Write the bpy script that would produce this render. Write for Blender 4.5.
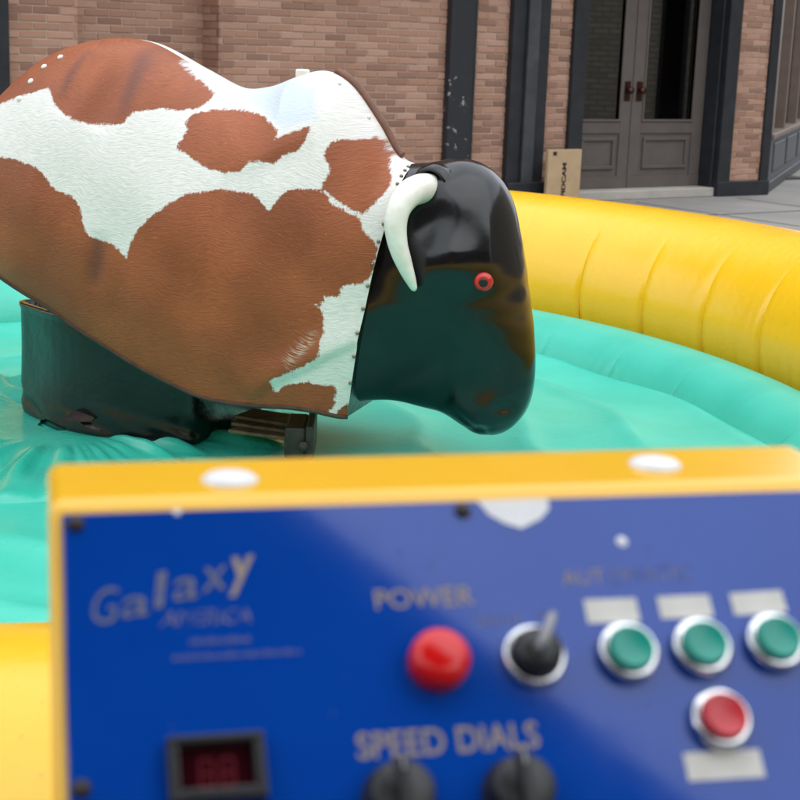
import bpy, bmesh, math, random
import numpy as np
from mathutils import Vector, Matrix
random.seed(7); RNG = np.random.default_rng(7)
for o in list(bpy.data.objects): bpy.data.objects.remove(o)
sc = bpy.context.scene
COL = sc.collection
rad = math.radians

# ------------------------------------------------------------------ camera
FPX, CAM_H, PITCH, ROLL = 1550.0, 1.5, rad(13.0), rad(2.1)
cd = bpy.data.cameras.new('camera'); cam = bpy.data.objects.new('camera', cd); COL.objects.link(cam)
cam.matrix_world = Matrix.Translation((0, 0, CAM_H)) @ Matrix.Rotation(math.pi/2-PITCH, 4, 'X') @ Matrix.Rotation(ROLL, 4, 'Z')
cd.sensor_width = 36; cd.lens = FPX/800*36; cd.clip_start = .05; cd.clip_end = 2000
cd.dof.use_dof = True; cd.dof.focus_distance = 3.78; cd.dof.aperture_fstop = 10.8
sc.camera = cam
sc.view_settings.view_transform = 'Standard'; sc.view_settings.look = 'None'
sc.view_settings.gamma = 1; sc.view_settings.use_curve_mapping = False
sc.view_settings.exposure = .15

# ------------------------------------------------------------------ overcast sky and soft sun
SUN_EL, SUN_AZ = rad(56), rad(145)            # azimuth clockwise from +Y: behind the camera, to its right
w = bpy.data.worlds.new('World'); sc.world = w; w.use_nodes = True
N = w.node_tree.nodes; L = w.node_tree.links; N.clear()
out = N.new('ShaderNodeOutputWorld'); bg = N.new('ShaderNodeBackground'); bg.inputs[1].default_value = .15
sky = N.new('ShaderNodeTexSky'); sky.sky_type = 'NISHITA'; sky.sun_disc = False
sky.sun_elevation = SUN_EL; sky.sun_rotation = SUN_AZ
hs = N.new('ShaderNodeHueSaturation'); hs.inputs['Saturation'].default_value = .5
tc = N.new('ShaderNodeTexCoord'); nz = N.new('ShaderNodeTexNoise'); nz.inputs['Scale'].default_value = 2.2; nz.inputs['Detail'].default_value = 5
cr = N.new('ShaderNodeValToRGB'); cr.color_ramp.elements[0].position = .3; cr.color_ramp.elements[0].color = (10.1, 11.0, 12.2, 1)
cr.color_ramp.elements[1].position = .7; cr.color_ramp.elements[1].color = (14.2, 14.7, 15.3, 1)
mx = N.new('ShaderNodeMix'); mx.data_type = 'RGBA'; mx.inputs[0].default_value = .82
L.new(tc.outputs['Generated'], nz.inputs['Vector']); L.new(nz.outputs[0], cr.inputs[0])
L.new(sky.outputs[0], hs.inputs['Color']); L.new(hs.outputs[0], mx.inputs[6]); L.new(cr.outputs[0], mx.inputs[7])
# an overcast dome is brightest overhead: (1 + 2 sin h) / 3
sz_ = N.new('ShaderNodeSeparateXYZ'); L.new(tc.outputs['Generated'], sz_.inputs[0])
ov = N.new('ShaderNodeMapRange'); ov.inputs[1].default_value = 0; ov.inputs[2].default_value = 1; ov.inputs[3].default_value = .68; ov.inputs[4].default_value = 1.26; L.new(sz_.outputs[2], ov.inputs[0])
vm = N.new('ShaderNodeVectorMath'); vm.operation = 'SCALE'; L.new(mx.outputs[2], vm.inputs[0]); L.new(ov.outputs[0], vm.inputs['Scale'])
L.new(vm.outputs[0], bg.inputs[0]); L.new(bg.outputs[0], out.inputs[0])
sd = bpy.data.lights.new('sun', 'SUN'); sun = bpy.data.objects.new('sun', sd); COL.objects.link(sun)
sd.energy = .6; sd.angle = rad(75); sd.color = (1, .96, .9)
S = Vector((math.sin(SUN_AZ)*math.cos(SUN_EL), math.cos(SUN_AZ)*math.cos(SUN_EL), math.sin(SUN_EL)))
sun.rotation_euler = S.to_track_quat('Z', 'Y').to_euler()

# ------------------------------------------------------------------ helpers
def arr(*a): return np.array(a, float)
Rm = np.array(cam.matrix_world.to_3x3()); CP = arr(0, 0, CAM_H)
def ray(x, y): return Rm @ arr((x-400)/FPX, -(y-400)/FPX, -1)
def at_z(x, y, z): d = ray(x, y); return CP + d*(z-CAM_H)/d[2]
def at_plane(x, y, q, n): d = ray(x, y); return CP + d*np.dot(q-CP, n)/np.dot(d, n)
def proj(P):
    q = (np.asarray(P, float)-CP) @ Rm
    return np.stack([400+FPX*q[..., 0]/-q[..., 2], 400-FPX*q[..., 1]/-q[..., 2]], -1)
def smooth(a, b, x): t = np.clip((x-a)/(b-a), 0, 1); return t*t*(3-2*t)
def catmull(P, n):
    P = np.asarray(P, float); m = len(P); t = np.linspace(0, m-1, n); i = np.clip(t.astype(int), 0, m-2); f = (t-i)[:, None]
    p0, p1, p2, p3 = P[np.maximum(i-1, 0)], P[i], P[i+1], P[np.minimum(i+2, m-1)]
    return .5*((2*p1)+(-p0+p2)*f+(2*p0-5*p1+4*p2-p3)*f*f+(-p0+3*p1-3*p2+p3)*f**3)
def inv_parent(o, p):
    o.parent = p; o.matrix_parent_inverse = p.matrix_basis.inverted()
    pp = p.parent
    if pp is not None: o.matrix_parent_inverse = (pp.matrix_basis @ p.matrix_parent_inverse @ p.matrix_basis).inverted() if False else (world_of(p)).inverted()
def world_of(o):
    return o.matrix_basis.copy() if o.parent is None else world_of(o.parent) @ o.matrix_parent_inverse @ o.matrix_basis
def link(name, me, parent=None):
    o = bpy.data.objects.new(name, me); COL.objects.link(o)
    if parent is not None: o.parent = parent; o.matrix_parent_inverse = world_of(parent).inverted()
    return o
def mesh(name, V, F, m, parent=None, sm=True, recalc=True, bevel=0, seg=2):
    me = bpy.data.meshes.new(name); V = np.asarray(V, float)
    c = (V.min(0)+V.max(0))/2; c[2] = V[:, 2].min()
    me.from_pydata((V-c).tolist(), [], F)
    if recalc or bevel:
        b = bmesh.new(); b.from_mesh(me); bmesh.ops.recalc_face_normals(b, faces=b.faces)
        if bevel: bmesh.ops.bevel(b, geom=list(b.edges), offset=bevel, segments=seg, profile=.5, affect='EDGES', clamp_overlap=True)
        b.to_mesh(me); b.free()
    if sm:
        for p in me.polygons: p.use_smooth = True
    if m is not None: me.materials.append(m)
    o = bpy.data.objects.new(name, me); COL.objects.link(o); o.location = c
    if parent is not None: o.parent = parent; o.matrix_parent_inverse = world_of(parent).inverted()
    return o
BOXF = [(0, 1, 3, 2), (4, 6, 7, 5), (0, 4, 5, 1), (2, 3, 7, 6), (0, 2, 6, 4), (1, 5, 7, 3)]
def boxv(o, ax, lo, hi):
    ax = np.asarray(ax, float); return [o+ax[0]*x+ax[1]*y+ax[2]*z for x in (lo[0], hi[0]) for y in (lo[1], hi[1]) for z in (lo[2], hi[2])]
def obox(name, o, ax, lo, hi, m, parent=None, bevel=0, seg=2):
    return mesh(name, boxv(np.asarray(o, float), ax, lo, hi), BOXF, m, parent, sm=False, bevel=bevel, seg=seg)
I3 = np.eye(3)
def grid_faces(nu, nv, wrapu=False, wrapv=False, off=0):
    F = []
    for i in range(nu if wrapu else nu-1):
        for j in range(nv if wrapv else nv-1):
            a, b = i, (i+1) % nu; c, d = j, (j+1) % nv
            F.append((off+a*nv+c, off+b*nv+c, off+b*nv+d, off+a*nv+d))
    return F
def tube(P, r, n=12, caps=True):
    P = np.asarray(P, float); r = np.broadcast_to(r, (len(P),)); V = []; up = arr(.13, .21, .97)
    T = np.gradient(P, axis=0); T /= np.linalg.norm(T, axis=1)[:, None]
    a = np.cross(T[0], up); a /= np.linalg.norm(a)
    for i in range(len(P)):
        a = a-T[i]*np.dot(a, T[i]); a /= np.linalg.norm(a); b = np.cross(T[i], a)
        for k in range(n): t = 2*math.pi*k/n; V.append(P[i]+r[i]*(a*math.cos(t)+b*math.sin(t)))
    F = grid_faces(len(P), n, wrapv=True)
    if caps: F += [tuple(range(n)), tuple(range((len(P)-1)*n, len(P)*n))]
    return V, F
def lathe(o, ax, prof, n=32):
    """profile [(radius, height)] turned about ax[2] at o"""
    V = []; ax = np.asarray(ax, float)
    for r, h in prof:
        for k in range(n): t = 2*math.pi*k/n; V.append(o+ax[0]*r*math.cos(t)+ax[1]*r*math.sin(t)+ax[2]*h)
    F = grid_faces(len(prof), n, wrapv=True)+[tuple(range(n)), tuple(range((len(prof)-1)*n, len(prof)*n))]
    return V, F
def thing(name, label, cat, loc=(0, 0, 0), group=None):
    o = bpy.data.objects.new(name, None); COL.objects.link(o); o.location = loc; o.empty_display_size = .1
    o['label'] = label; o['category'] = cat
    if group: o['group'] = group
    return o
def tag(o, label, cat, group=None):
    o['label'] = label; o['category'] = cat
    if group: o['group'] = group
    return o
def structure(o): o['kind'] = 'structure'; return o

# ------------------------------------------------------------------ materials
class Mat:
    def __init__(s, name, base=(.5, .5, .5), rough=.5, **kw):
        s.m = bpy.data.materials.new(name); s.m.use_nodes = True; s.N = s.m.node_tree.nodes; s.L = s.m.node_tree.links
        s.b = s.N['Principled BSDF']; s.b.inputs['Base Color'].default_value = (*base, 1); s.b.inputs['Roughness'].default_value = rough
        for k, v in kw.items(): s.b.inputs[k.replace('_', ' ')].default_value = v
        s.co = None
    def n(s, t, **kw):
        x = s.N.new(t)
        for k, v in kw.items(): setattr(x, k, v)
        return x
    def coord(s, scale=(1, 1, 1), attr=None, kind='Object'):
        mp = s.n('ShaderNodeMapping'); mp.inputs['Scale'].default_value = scale
        if attr: a = s.n('ShaderNodeAttribute', attribute_name=attr); s.L.new(a.outputs['Vector'], mp.inputs[0])
        else: a = s.n('ShaderNodeTexCoord'); s.L.new(a.outputs[kind], mp.inputs[0])
        return mp.outputs[0]
    def noise(s, scale, detail=4, rough=.55, co=None):
        x = s.n('ShaderNodeTexNoise'); x.inputs['Scale'].default_value = scale; x.inputs['Detail'].default_value = detail; x.inputs['Roughness'].default_value = rough
        s.L.new(co if co is not None else s.coord(), x.inputs['Vector']); return x.outputs[0]
    def ramp(s, fac, p0, c0, p1, c1):
        r = s.n('ShaderNodeValToRGB'); e = r.color_ramp.elements
        e[0].position = p0; e[0].color = (*c0, 1); e[1].position = p1; e[1].color = (*c1, 1); s.L.new(fac, r.inputs[0]); return r.outputs[0]
    def math(s, op, a, b=0., c=None):
        x = s.n('ShaderNodeMath', operation=op)
        for i, v in enumerate((a, b) if c is None else (a, b, c)):
            if isinstance(v, (int, float)): x.inputs[i].default_value = v
            else: s.L.new(v, x.inputs[i])
        return x.outputs[0]
    def mix(s, fac, a, b):
        x = s.n('ShaderNodeMix', data_type='RGBA')
        for i, v in ((0, fac), (6, a), (7, b)):
            if isinstance(v, (int, float)): x.inputs[i].default_value = v
            elif isinstance(v, tuple): x.inputs[i].default_value = (*v, 1)
            else: s.L.new(v, x.inputs[i])
        return x.outputs[2]
    def set(s, inp, sock): s.L.new(sock, s.b.inputs[inp]); return s
    def bump(s, sock, strength=.3, dist=.01):
        x = s.n('ShaderNodeBump'); x.inputs['Strength'].default_value = strength; x.inputs['Distance'].default_value = dist
        s.L.new(sock, x.inputs['Height']); s.L.new(x.outputs[0], s.b.inputs['Normal']); return s
    def varied(s, c0, c1, scale, detail=4):
        s.set('Base Color', s.ramp(s.noise(scale, detail), .3, c0, .7, c1)); return s
    def rvar(s, lo, hi, scale):
        s.set('Roughness', s.math('MULTIPLY_ADD', s.noise(scale, 5), hi-lo, lo)); return s

def vinyl(name, c0, c1, rough, coat=.0, thin=.3):
    m = Mat(name, c0, rough, Specular_IOR_Level=.6, Coat_Weight=coat, Coat_Roughness=.22)
    co = m.coord(); base = m.ramp(m.noise(3, 4, .55, co), .3, c0, .7, c1)
    dirt = m.ramp(m.noise(5.5, 7, .72, co), .58, (0, 0, 0), .82, (.28, .28, .28))           # shoe scuffs and grime
    spk = m.ramp(m.noise(75, 2, .5, co), .70, (0, 0, 0), .76, (.35, .35, .35))
    col = m.mix(spk, m.mix(dirt, base, tuple(x*.55+.03 for x in c0)), tuple(x*.4+.03 for x in c0)); m.set('Base Color', col)
    m.rvar(rough-.08, rough+.14, 9); m.bump(m.math('ADD', m.noise(38, 4, .6, co), m.math('MULTIPLY', m.noise(7, 3, .5, co), 1.2)), .11, .012)
    t = m.n('ShaderNodeBsdfTranslucent'); m.L.new(col, t.inputs[0]); x = m.n('ShaderNodeMixShader'); x.inputs[0].default_value = thin   # light comes through the thin coated cloth
    m.L.new(m.b.outputs[0], x.inputs[1]); m.L.new(t.outputs[0], x.inputs[2]); m.L.new(x.outputs[0], m.N['Material Output'].inputs[0]); return m.m
M_yellow = vinyl('yellow_vinyl', (.97, .52, .001), (.98, .565, .002), .26, .35, .15)
M_green = vinyl('teal_vinyl', (.026, .45, .33), (.048, .53, .40), .40, .1, .06)
M_gsheet = vinyl('teal_gloss_sheet', (.014, .36, .255), (.034, .45, .335), .24, 0, .04)  # darker than the mat: contact shade under the bull put into its colour
def black_paint(name, c, rough, sc_=6):
    m = Mat(name, c, rough); m.varied(c, tuple(x*1.7+.004 for x in c), sc_); m.rvar(rough-.1, rough+.2, 20); m.bump(m.noise(70, 3), .08, .004); return m.m
M_black = black_paint('black_painted_wood', (.012, .014, .018), .4)
M_black2 = black_paint('worn_grey_paint', (.035, .037, .042), .5)
mm = Mat('peeling_post_paint', (.02, .022, .027), .45)
pk = mm.noise(9, 6, .7); geo = mm.n('ShaderNodeNewGeometry'); sp = mm.n('ShaderNodeSeparateXYZ'); mm.L.new(geo.outputs['Position'], sp.inputs[0])
mk = mm.math('MULTIPLY', mm.math('GREATER_THAN', pk, .61), mm.math('LESS_THAN', sp.outputs[2], 1.35))
mm.set('Base Color', mm.mix(mk, (.022, .025, .031), (.34, .33, .31))); mm.rvar(.3, .6, 14); M_post = mm.m
mm = Mat('taupe_door_paint', (.115, .097, .088), .45); mm.varied((.10, .084, .077), (.13, .111, .102), 4); mm.rvar(.35, .55, 11); mm.bump(mm.noise(60), .06, .003); M_door = mm.m
def brickmat(name, attr):
    m = Mat(name, (.3, .13, .09), .85)
    if attr: a = m.n('ShaderNodeAttribute', attribute_name='tone'); f = a.outputs['Fac']
    else: a = m.n('ShaderNodeObjectInfo'); f = a.outputs['Random']
    r = m.n('ShaderNodeValToRGB'); e = r.color_ramp.elements; m.L.new(f, r.inputs[0])
    e[0].color = (.235, .128, .088, 1); e[1].color = (.54, .325, .235, 1)
    for p, c in ((.2, (.355, .192, .13)), (.55, (.445, .245, .165)), (.8, (.50, .295, .21))): x = e.new(p); x.color = (*c, 1)
    g = m.noise(26, 5, .6, m.coord(kind='Generated') if False else m.coord())
    m.set('Base Color', m.mix(m.math('MULTIPLY', g, .5), r.outputs[0], (.29, .17, .12))); m.bump(g, .5, .01); return m.m
M_brick = brickmat('red_brick', False); M_brickj = brickmat('red_brick_field', True)
M_mortar = Mat('mortar', (.36, .29, .25), .9).varied((.42, .32, .26), (.52, .41, .34), 8).m
mm = Mat('concrete', (.3, .28, .26), .85); co = mm.coord(); g1 = mm.noise(1.1, 6, .6, co); g2 = mm.noise(60, 3, .6, co)
mm.set('Base Color', mm.mix(mm.math('MULTIPLY', g2, .35), mm.ramp(g1, .3, (.235, .222, .205), .7, (.33, .315, .295)), (.16, .15, .14))); mm.bump(g2, .3, .005); M_conc = mm.m
M_step = Mat('pale_stone_step', (.42, .39, .35), .8).varied((.37, .34, .3), (.47, .44, .4), 5).m
mm = Mat('asphalt', (.06, .06, .06), .9); mm.varied((.045, .045, .047), (.08, .08, .08), 30); M_asph = mm.m
mm = Mat('window_glass', (.01, .012, .012), .02)
fr = mm.n('ShaderNodeFresnel'); fr.inputs[0].default_value = 2.1
gl = mm.n('ShaderNodeBsdfGlossy'); gl.inputs['Roughness'].default_value = .01; tr = mm.n('ShaderNodeBsdfTransparent'); tr.inputs[0].default_value = (.55, .58, .56, 1)
ms = mm.n('ShaderNodeMixShader'); mm.L.new(fr.outputs[0], ms.inputs[0]); mm.L.new(tr.outputs[0], ms.inputs[1]); mm.L.new(gl.outputs[0], ms.inputs[2]); mm.L.new(ms.outputs[0], mm.N['Material Output'].inputs[0]); M_glass = mm.m
M_inner = Mat('dim_interior', (.05, .045, .04), .8).varied((.03, .028, .025), (.07, .063, .056), 2).m
M_brass = Mat('dark_bronze', (.06, .025, .015), .35, Metallic=.8).rvar(.25, .5, 30).m
mm = Mat('cardboard', (.48, .34, .2), .85); mm.varied((.43, .30, .17), (.52, .37, .22), 6); M_card = mm.m
M_ink = Mat('black_ink', (.015, .013, .012), .7).rvar(.6, .8, 20).m
# bull
mm = Mat('cowhide', (.5, .3, .2), .5, Specular_IOR_Level=.32, Sheen_Weight=.02, Sheen_Roughness=.4)
az = mm.n('ShaderNodeAttribute', attribute_name='sz'); wn_ = mm.n('ShaderNodeTexNoise'); wn_.inputs['Scale'].default_value = 5.5; wn_.inputs['Detail'].default_value = 2; mm.L.new(az.outputs['Vector'], wn_.inputs['Vector'])
wv_ = mm.n('ShaderNodeVectorMath', operation='MULTIPLY_ADD'); mm.L.new(wn_.outputs['Color'], wv_.inputs[0]); wv_.inputs[1].default_value = (.03, .13, 0); mm.L.new(az.outputs['Vector'], wv_.inputs[2])   # the nap swirls
mp_ = mm.n('ShaderNodeMapping'); mp_.inputs['Scale'].default_value = (44, 230, 1); mm.L.new(wv_.outputs[0], mp_.inputs[0]); cs = mp_.outputs[0]; fine = mm.noise(1, 5, .62, cs)
cl = mm.noise(1, 3, .5, mm.coord((9, 14, 1), 'sz')); med = mm.noise(1, 4, .6, mm.coord((70, 110, 1), 'sz'))
pa = mm.n('ShaderNodeAttribute', attribute_name='patch').outputs['Fac']
vs = mm.noise(1, 4, .65, mm.coord((230, 40, 1), 'sz'))
pa = mm.math('ADD', pa, mm.math('MULTIPLY_ADD', vs, .012, -.006))
edge = mm.math('ADD', mm.math('ADD', pa, mm.math('MULTIPLY_ADD', fine, .008, -.004)), mm.math('MULTIPLY_ADD', med, .016, -.008))
k = mm.n('ShaderNodeMapRange'); k.inputs[1].default_value = -.0022; k.inputs[2].default_value = .0022; mm.L.new(edge, k.inputs[0])
strand = mm.ramp(fine, .25, (.225, .056, .018), .75, (.36, .102, .036))
brown = mm.mix(mm.ramp(cl, .38, (0, 0, 0), .66, (.8, .8, .8)), strand, (.33, .090, .030))
brown = mm.mix(mm.ramp(mm.noise(1, 3, .5, mm.coord((4.2, 3.0, 1), 'sz')), .42, (0, 0, 0), .62, (.55, .55, .55)), brown, (.18, .046, .016))
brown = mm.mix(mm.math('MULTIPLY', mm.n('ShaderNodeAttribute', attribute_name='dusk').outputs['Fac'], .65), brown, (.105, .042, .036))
fleck = mm.ramp(mm.noise(1, 2, .5, mm.coord((120, 170, 1), 'sz')), .66, (0, 0, 0), .74, (.5, .5, .5))
brown = mm.mix(fleck, brown, (.42, .20, .10))
sw = mm.n('ShaderNodeAttribute', attribute_name='scuff').outputs['Fac']
brown = mm.mix(mm.math('MULTIPLY', sw, mm.ramp(fine, .45, (0, 0, 0), .62, (1, 1, 1))), brown, (.62, .52, .44))
white = mm.ramp(fine, .28, (.61, .595, .56), .6, (.73, .72, .69))
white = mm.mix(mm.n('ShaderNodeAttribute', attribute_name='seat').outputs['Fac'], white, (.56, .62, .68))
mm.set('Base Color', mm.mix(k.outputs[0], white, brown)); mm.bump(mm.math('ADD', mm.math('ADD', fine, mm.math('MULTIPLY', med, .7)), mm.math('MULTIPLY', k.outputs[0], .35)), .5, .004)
mm.rvar(.36, .56, 12); M_hide = mm.m
M_liner = Mat('dark_hide_edge', (.05, .028, .018), .8).varied((.035, .02, .014), (.07, .04, .025), 30).m
mm = Mat('black_fibreglass', (.006, .006, .007), .07, Specular_IOR_Level=.5)
hc = mm.coord(); mm.set('Base Color', mm.mix(mm.ramp(mm.noise(55, 6, .75, hc), .66, (0, 0, 0), .74, (.55, .55, .55)), (.005, .005, .006), (.05, .048, .044)))
mm.set('Roughness', mm.math('ADD', mm.math('MULTIPLY_ADD', mm.noise(18, 5, .6, hc), .09, .12), mm.math('MULTIPLY', mm.ramp(mm.noise(7, 7, .75, hc), .52, (0, 0, 0), .72, (1, 1, 1)), .14))); mm.bump(mm.noise(9, 3, .5, hc), .06, .012); M_head = mm.m
mm = Mat('ivory_horn', (.74, .70, .62), .35); co = mm.coord((30, 30, 30)); mm.set('Base Color', mm.ramp(mm.noise(1, 5, .6, co), .3, (.70, .67, .60), .65, (.82, .80, .75))); mm.rvar(.25, .45, 60); M_horn = mm.m
M_eye = Mat('red_eye', (.5, .02, .02), .25).varied((.38, .012, .012), (.6, .04, .03), 90).m
M_gloss = Mat('gloss_black', (.004, .004, .004), .08).rvar(.05, .12, 60).m
M_pupil = Mat('matt_black_pupil', (.006, .005, .005), .45).rvar(.4, .55, 60).m
M_studw = Mat('white_stud', (.78, .76, .7), .4).varied((.7, .68, .62), (.82, .8, .75), 80).m
M_studg = Mat('brass_stud', (.25, .22, .16), .3, Metallic=.9).rvar(.2, .45, 90).m
mm = Mat('black_vinyl_skirt', (.006, .0065, .007), .3, Specular_IOR_Level=.45); mm.rvar(.12, .34, 14); mm.bump(mm.noise(11, 5, .62), .22, .02); M_skirt = mm.m
M_wood = Mat('weathered_timber', (.22, .15, .085), .8).varied((.13, .09, .055), (.30, .21, .12), 25).m
M_rust = Mat('grimy_steel', (.07, .05, .045), .55, Metallic=.4).varied((.018, .015, .014), (.065, .047, .04), 22).m
# console
M_case = Mat('yellow_enamel', (.85, .47, .006), .22, Specular_IOR_Level=.5, Coat_Weight=.35, Coat_Roughness=.12).varied((.90, .47, .002), (.94, .52, .004), 6).rvar(.16, .3, 18).m
mm = Mat('blue_enamel_plate', (.003, .035, .30), .10, Specular_IOR_Level=.40, Coat_Weight=.0)
co = mm.coord(); g = mm.noise(5, 5, .6, co); mm.set('Base Color', mm.ramp(g, .3, (.0018, .047, .31), .7, (.003, .060, .37)))
sc1 = mm.noise(1, 4, .7, mm.coord((300, 40, 300))); mm.set('Roughness', mm.math('ADD', mm.math('MULTIPLY_ADD', sc1, .10, .02), mm.math('MULTIPLY', mm.ramp(mm.noise(14, 6, .7), .5, (0, 0, 0), .75, (1, 1, 1)), .05))); M_plate = mm.m
mm = Mat('worn_gold_print', (.34, .28, .2), .5); wn = mm.ramp(mm.noise(420, 3, .6), .24, (0, 0, 0), .42, (1, 1, 1))
mm.set('Base Color', mm.mix(wn, (.05, .08, .30), (.32, .25, .17))); M_print = mm.m
mm = Mat('dull_script_print', (.14, .15, .2), .5); wn = mm.ramp(mm.noise(260, 3, .6), .28, (0, 0, 0), .5, (1, 1, 1))
mm.set('Base Color', mm.mix(wn, (.02, .06, .30), (.135, .135, .17))); M_dim = mm.m
mm = Mat('faded_print', (.2, .2, .25), .5); wn = mm.ramp(mm.noise(160, 4, .6), .42, (0, 0, 0), .66, (1, 1, 1))
mm.set('Base Color', mm.mix(wn, (.02, .055, .29), (.25, .22, .22))); M_fade = mm.m
M_chrome = Mat('brushed_chrome', (.75, .75, .76), .16, Metallic=1.).rvar(.1, .25, 60).m
M_btng = Mat('green_button_plastic', (.0, .30, .22), .3).varied((.0, .27, .2), (.003, .33, .25), 50).m
M_btnr = Mat('red_button_plastic', (.55, .02, .03), .3).varied((.5, .017, .028), (.6, .03, .04), 50).m
M_dome = Mat('red_dome_plastic', (.72, .006, .006), .2).varied((.68, .005, .005), (.76, .01, .01), 50).m
M_plast = Mat('black_knob_plastic', (.012, .012, .013), .38).rvar(.3, .5, 60).m
M_paper = Mat('paper_label', (.68, .66, .60), .6).varied((.6, .58, .52), (.74, .72, .67), 60).m
M_stick = Mat('white_sticker', (.8, .8, .8), .4).varied((.74, .74, .74), (.83, .83, .83), 40).m
mm = Mat('dark_red_display', (.03, .002, .005), .12); mm.rvar(.08, .2, 40); M_disp = mm.m
M_seg = Mat('display_segment', (.16, .006, .012), .3).rvar(.2, .4, 40).m
M_steel = Mat('grey_steel', (.3, .3, .31), .45, Metallic=.7).rvar(.35, .6, 20).m
M_tent = Mat('dark_navy_canopy_cloth', (.008, .01, .02), .9).varied((.006, .008, .016), (.012, .014, .026), 5).m

# ------------------------------------------------------------------ ground and pavement
ga = []; 
structure(mesh('ground', [(-600, -600, -.02), (600, -600, -.02), (600, 600, -.02), (-600, 600, -.02)], [(0, 1, 2, 3)], M_asph, sm=False))
F0 = arr(3.38, 16.87, 0); fe = arr(.81, .586, 0); fe /= np.linalg.norm(fe); fn = arr(fe[1], -fe[0], 0); UZ = arr(0, 0, 1)
FAX = [fe, fn, UZ]
def fp(t, d, z): return F0+fe*t+fn*d+UZ*z
pave = obox('pavement', F0, FAX, (-30, -6, -.12), (14, 6.5, 0), M_conc); structure(pave)
M_joint = Mat('pavement_joint', (.1, .095, .09), .9).varied((.08, .075, .07), (.12, .115, .11), 20).m
for i in range(12):
    obox('joint', F0, FAX, (-9+1.5*i, .25, .001), (-9+1.5*i+.014, 6.4, .004), M_joint, pave)
for i in range(4):
    obox('joint', F0, FAX, (-9, 1.4+1.5*i, .001), (9, 1.414+1.5*i, .005), M_joint, pave)

# ------------------------------------------------------------------ brick storefront
bld = thing('storefront_building', 'red brick storefront with black columns and taupe double doors', 'building', fp(-2, -.2, 0))
def fbox(name, t0, t1, d0, d1, z0, z1, m, parent=bld, bevel=.0): return obox(name, F0, FAX, (t0, d0, z0), (t1, d1, z1), m, parent, bevel)
zones = [(-8.02, -7.43, 0.0), (-7.43, -6.16, -.28), (-6.16, -2.06, 0.0), (.08, .56, .02), (-14, -8.31, 0.0)]
walls = []
for q, (t0, t1, d) in enumerate(zones):
    z0 = .16 if q == 3 else 0
    walls.append(fbox('brick_wall', t0, t1, d-.35, d-.007, z0, 3.4, M_mortar))
wall_ret = fbox('brick_return', -6.163, -6.15, -.3, -.02, 0, 3.4, M_mortar)
bricks = []                                  # (wall index, t0, t1, d, z)
LB, HB, JB = .215, .052, .010
for q, (t0, t1, d) in enumerate(zones):
    kz = 0
    z = .17 if q == 3 else .005
    while z+HB < 3.38:
        t = t0-(LB+JB)*(.5 if kz % 2 else 0)-.04*q
        while t < t1:
            a, b = max(t, t0+.002), min(t+LB, t1-.002)
            if b-a > .012: bricks.append((q, a, b, d, z))
            t += LB+JB
        z += HB+JB; kz += 1
topx = [0, 25, 60, 110, 155, 200, 240, 275, 325, 350, 378, 397, 416, 446, 462, 496, 508, 516, 540, 600, 700, 800]
topy = [105, 78, 50, 35, 40, 65, 85, 84, 68, 80, 120, 150, 160, 157, 155, 170, 186, 191, 191, 199, 215, 235]
vis, rest = [], []
for bk in bricks:
    q, a, b, d, z = bk
    x, y = proj(fp((a+b)/2, d, z+HB/2)); wpx = (b-a)
    ok = -5 < x < 805 and -3 < y < np.interp(x, topx, topy) and not (447 < x < 474) and not (506 < x < 550)
    (vis if ok else rest).append((b-a, bk))
vis.sort(key=lambda e: -e[0]); rest += vis[295:]; vis = vis[:295]
share = {}
def brick_mesh(ln):
    kk = round(ln, 2)
    if kk not in share:
        V = boxv(arr(0, 0, 0), FAX, (-ln/2, -.05, 0), (ln/2, 0, HB))
        me = bpy.data.meshes.new('brick'); me.from_pydata([tuple(v) for v in V], [], BOXF)
        b = bmesh.new(); b.from_mesh(me); bmesh.ops.recalc_face_normals(b, faces=b.faces)
        bmesh.ops.bevel(b, geom=[e for e in b.edges], offset=.004, segments=1, affect='EDGES'); b.to_mesh(me); b.free()
        me.materials.append(M_brick); share[kk] = me
    return share[kk]
for ln, (q, a, b, d, z) in vis:
    o = bpy.data.objects.new('brick', brick_mesh(b-a)); COL.objects.link(o)
    o.parent = walls[q]; o.matrix_parent_inverse = world_of(walls[q]).inverted()
    o.location = fp((a+b)/2, d+random.uniform(-.003, .003), z)
for q in range(len(zones)):
    V, F, T = [], [], []
    for ln, (qq, a, b, d, z) in rest:
        if qq != q: continue
        n0 = len(V); V += boxv(F0, FAX, (a, d-.05, z), (b, d+random.uniform(-.003, .003), z+HB)); F += [tuple(n0+i for i in f) for f in BOXF]; T += [random.random()]*6
    o = mesh('brick_field', V, F, M_brickj, walls[q], sm=False); o['kind'] = 'stuff'
    at = o.data.attributes.new('tone', 'FLOAT', 'FACE'); at.data.foreach_set('value', T)
# return of the recess, coursed too
V, F, T = [], [], []; z = .005; kz = 0
while z+HB < 3.38:
    for a, b in (((-.275, -.16), (-.15, -.001)) if kz % 2 else ((-.275, -.05), (-.04, -.001))):
        n0 = len(V); V += boxv(F0, FAX, (-6.172, a, z), (-6.14, b, z+HB)); F += [tuple(n0+i for i in f) for f in BOXF]; T += [random.random()]*6
    z += HB+JB; kz += 1
o = mesh('brick_field', V, F, M_brickj, wall_ret, sm=False); o['kind'] = 'stuff'; o.data.attributes.new('tone', 'FLOAT', 'FACE').data.foreach_set('value', T)
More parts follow.
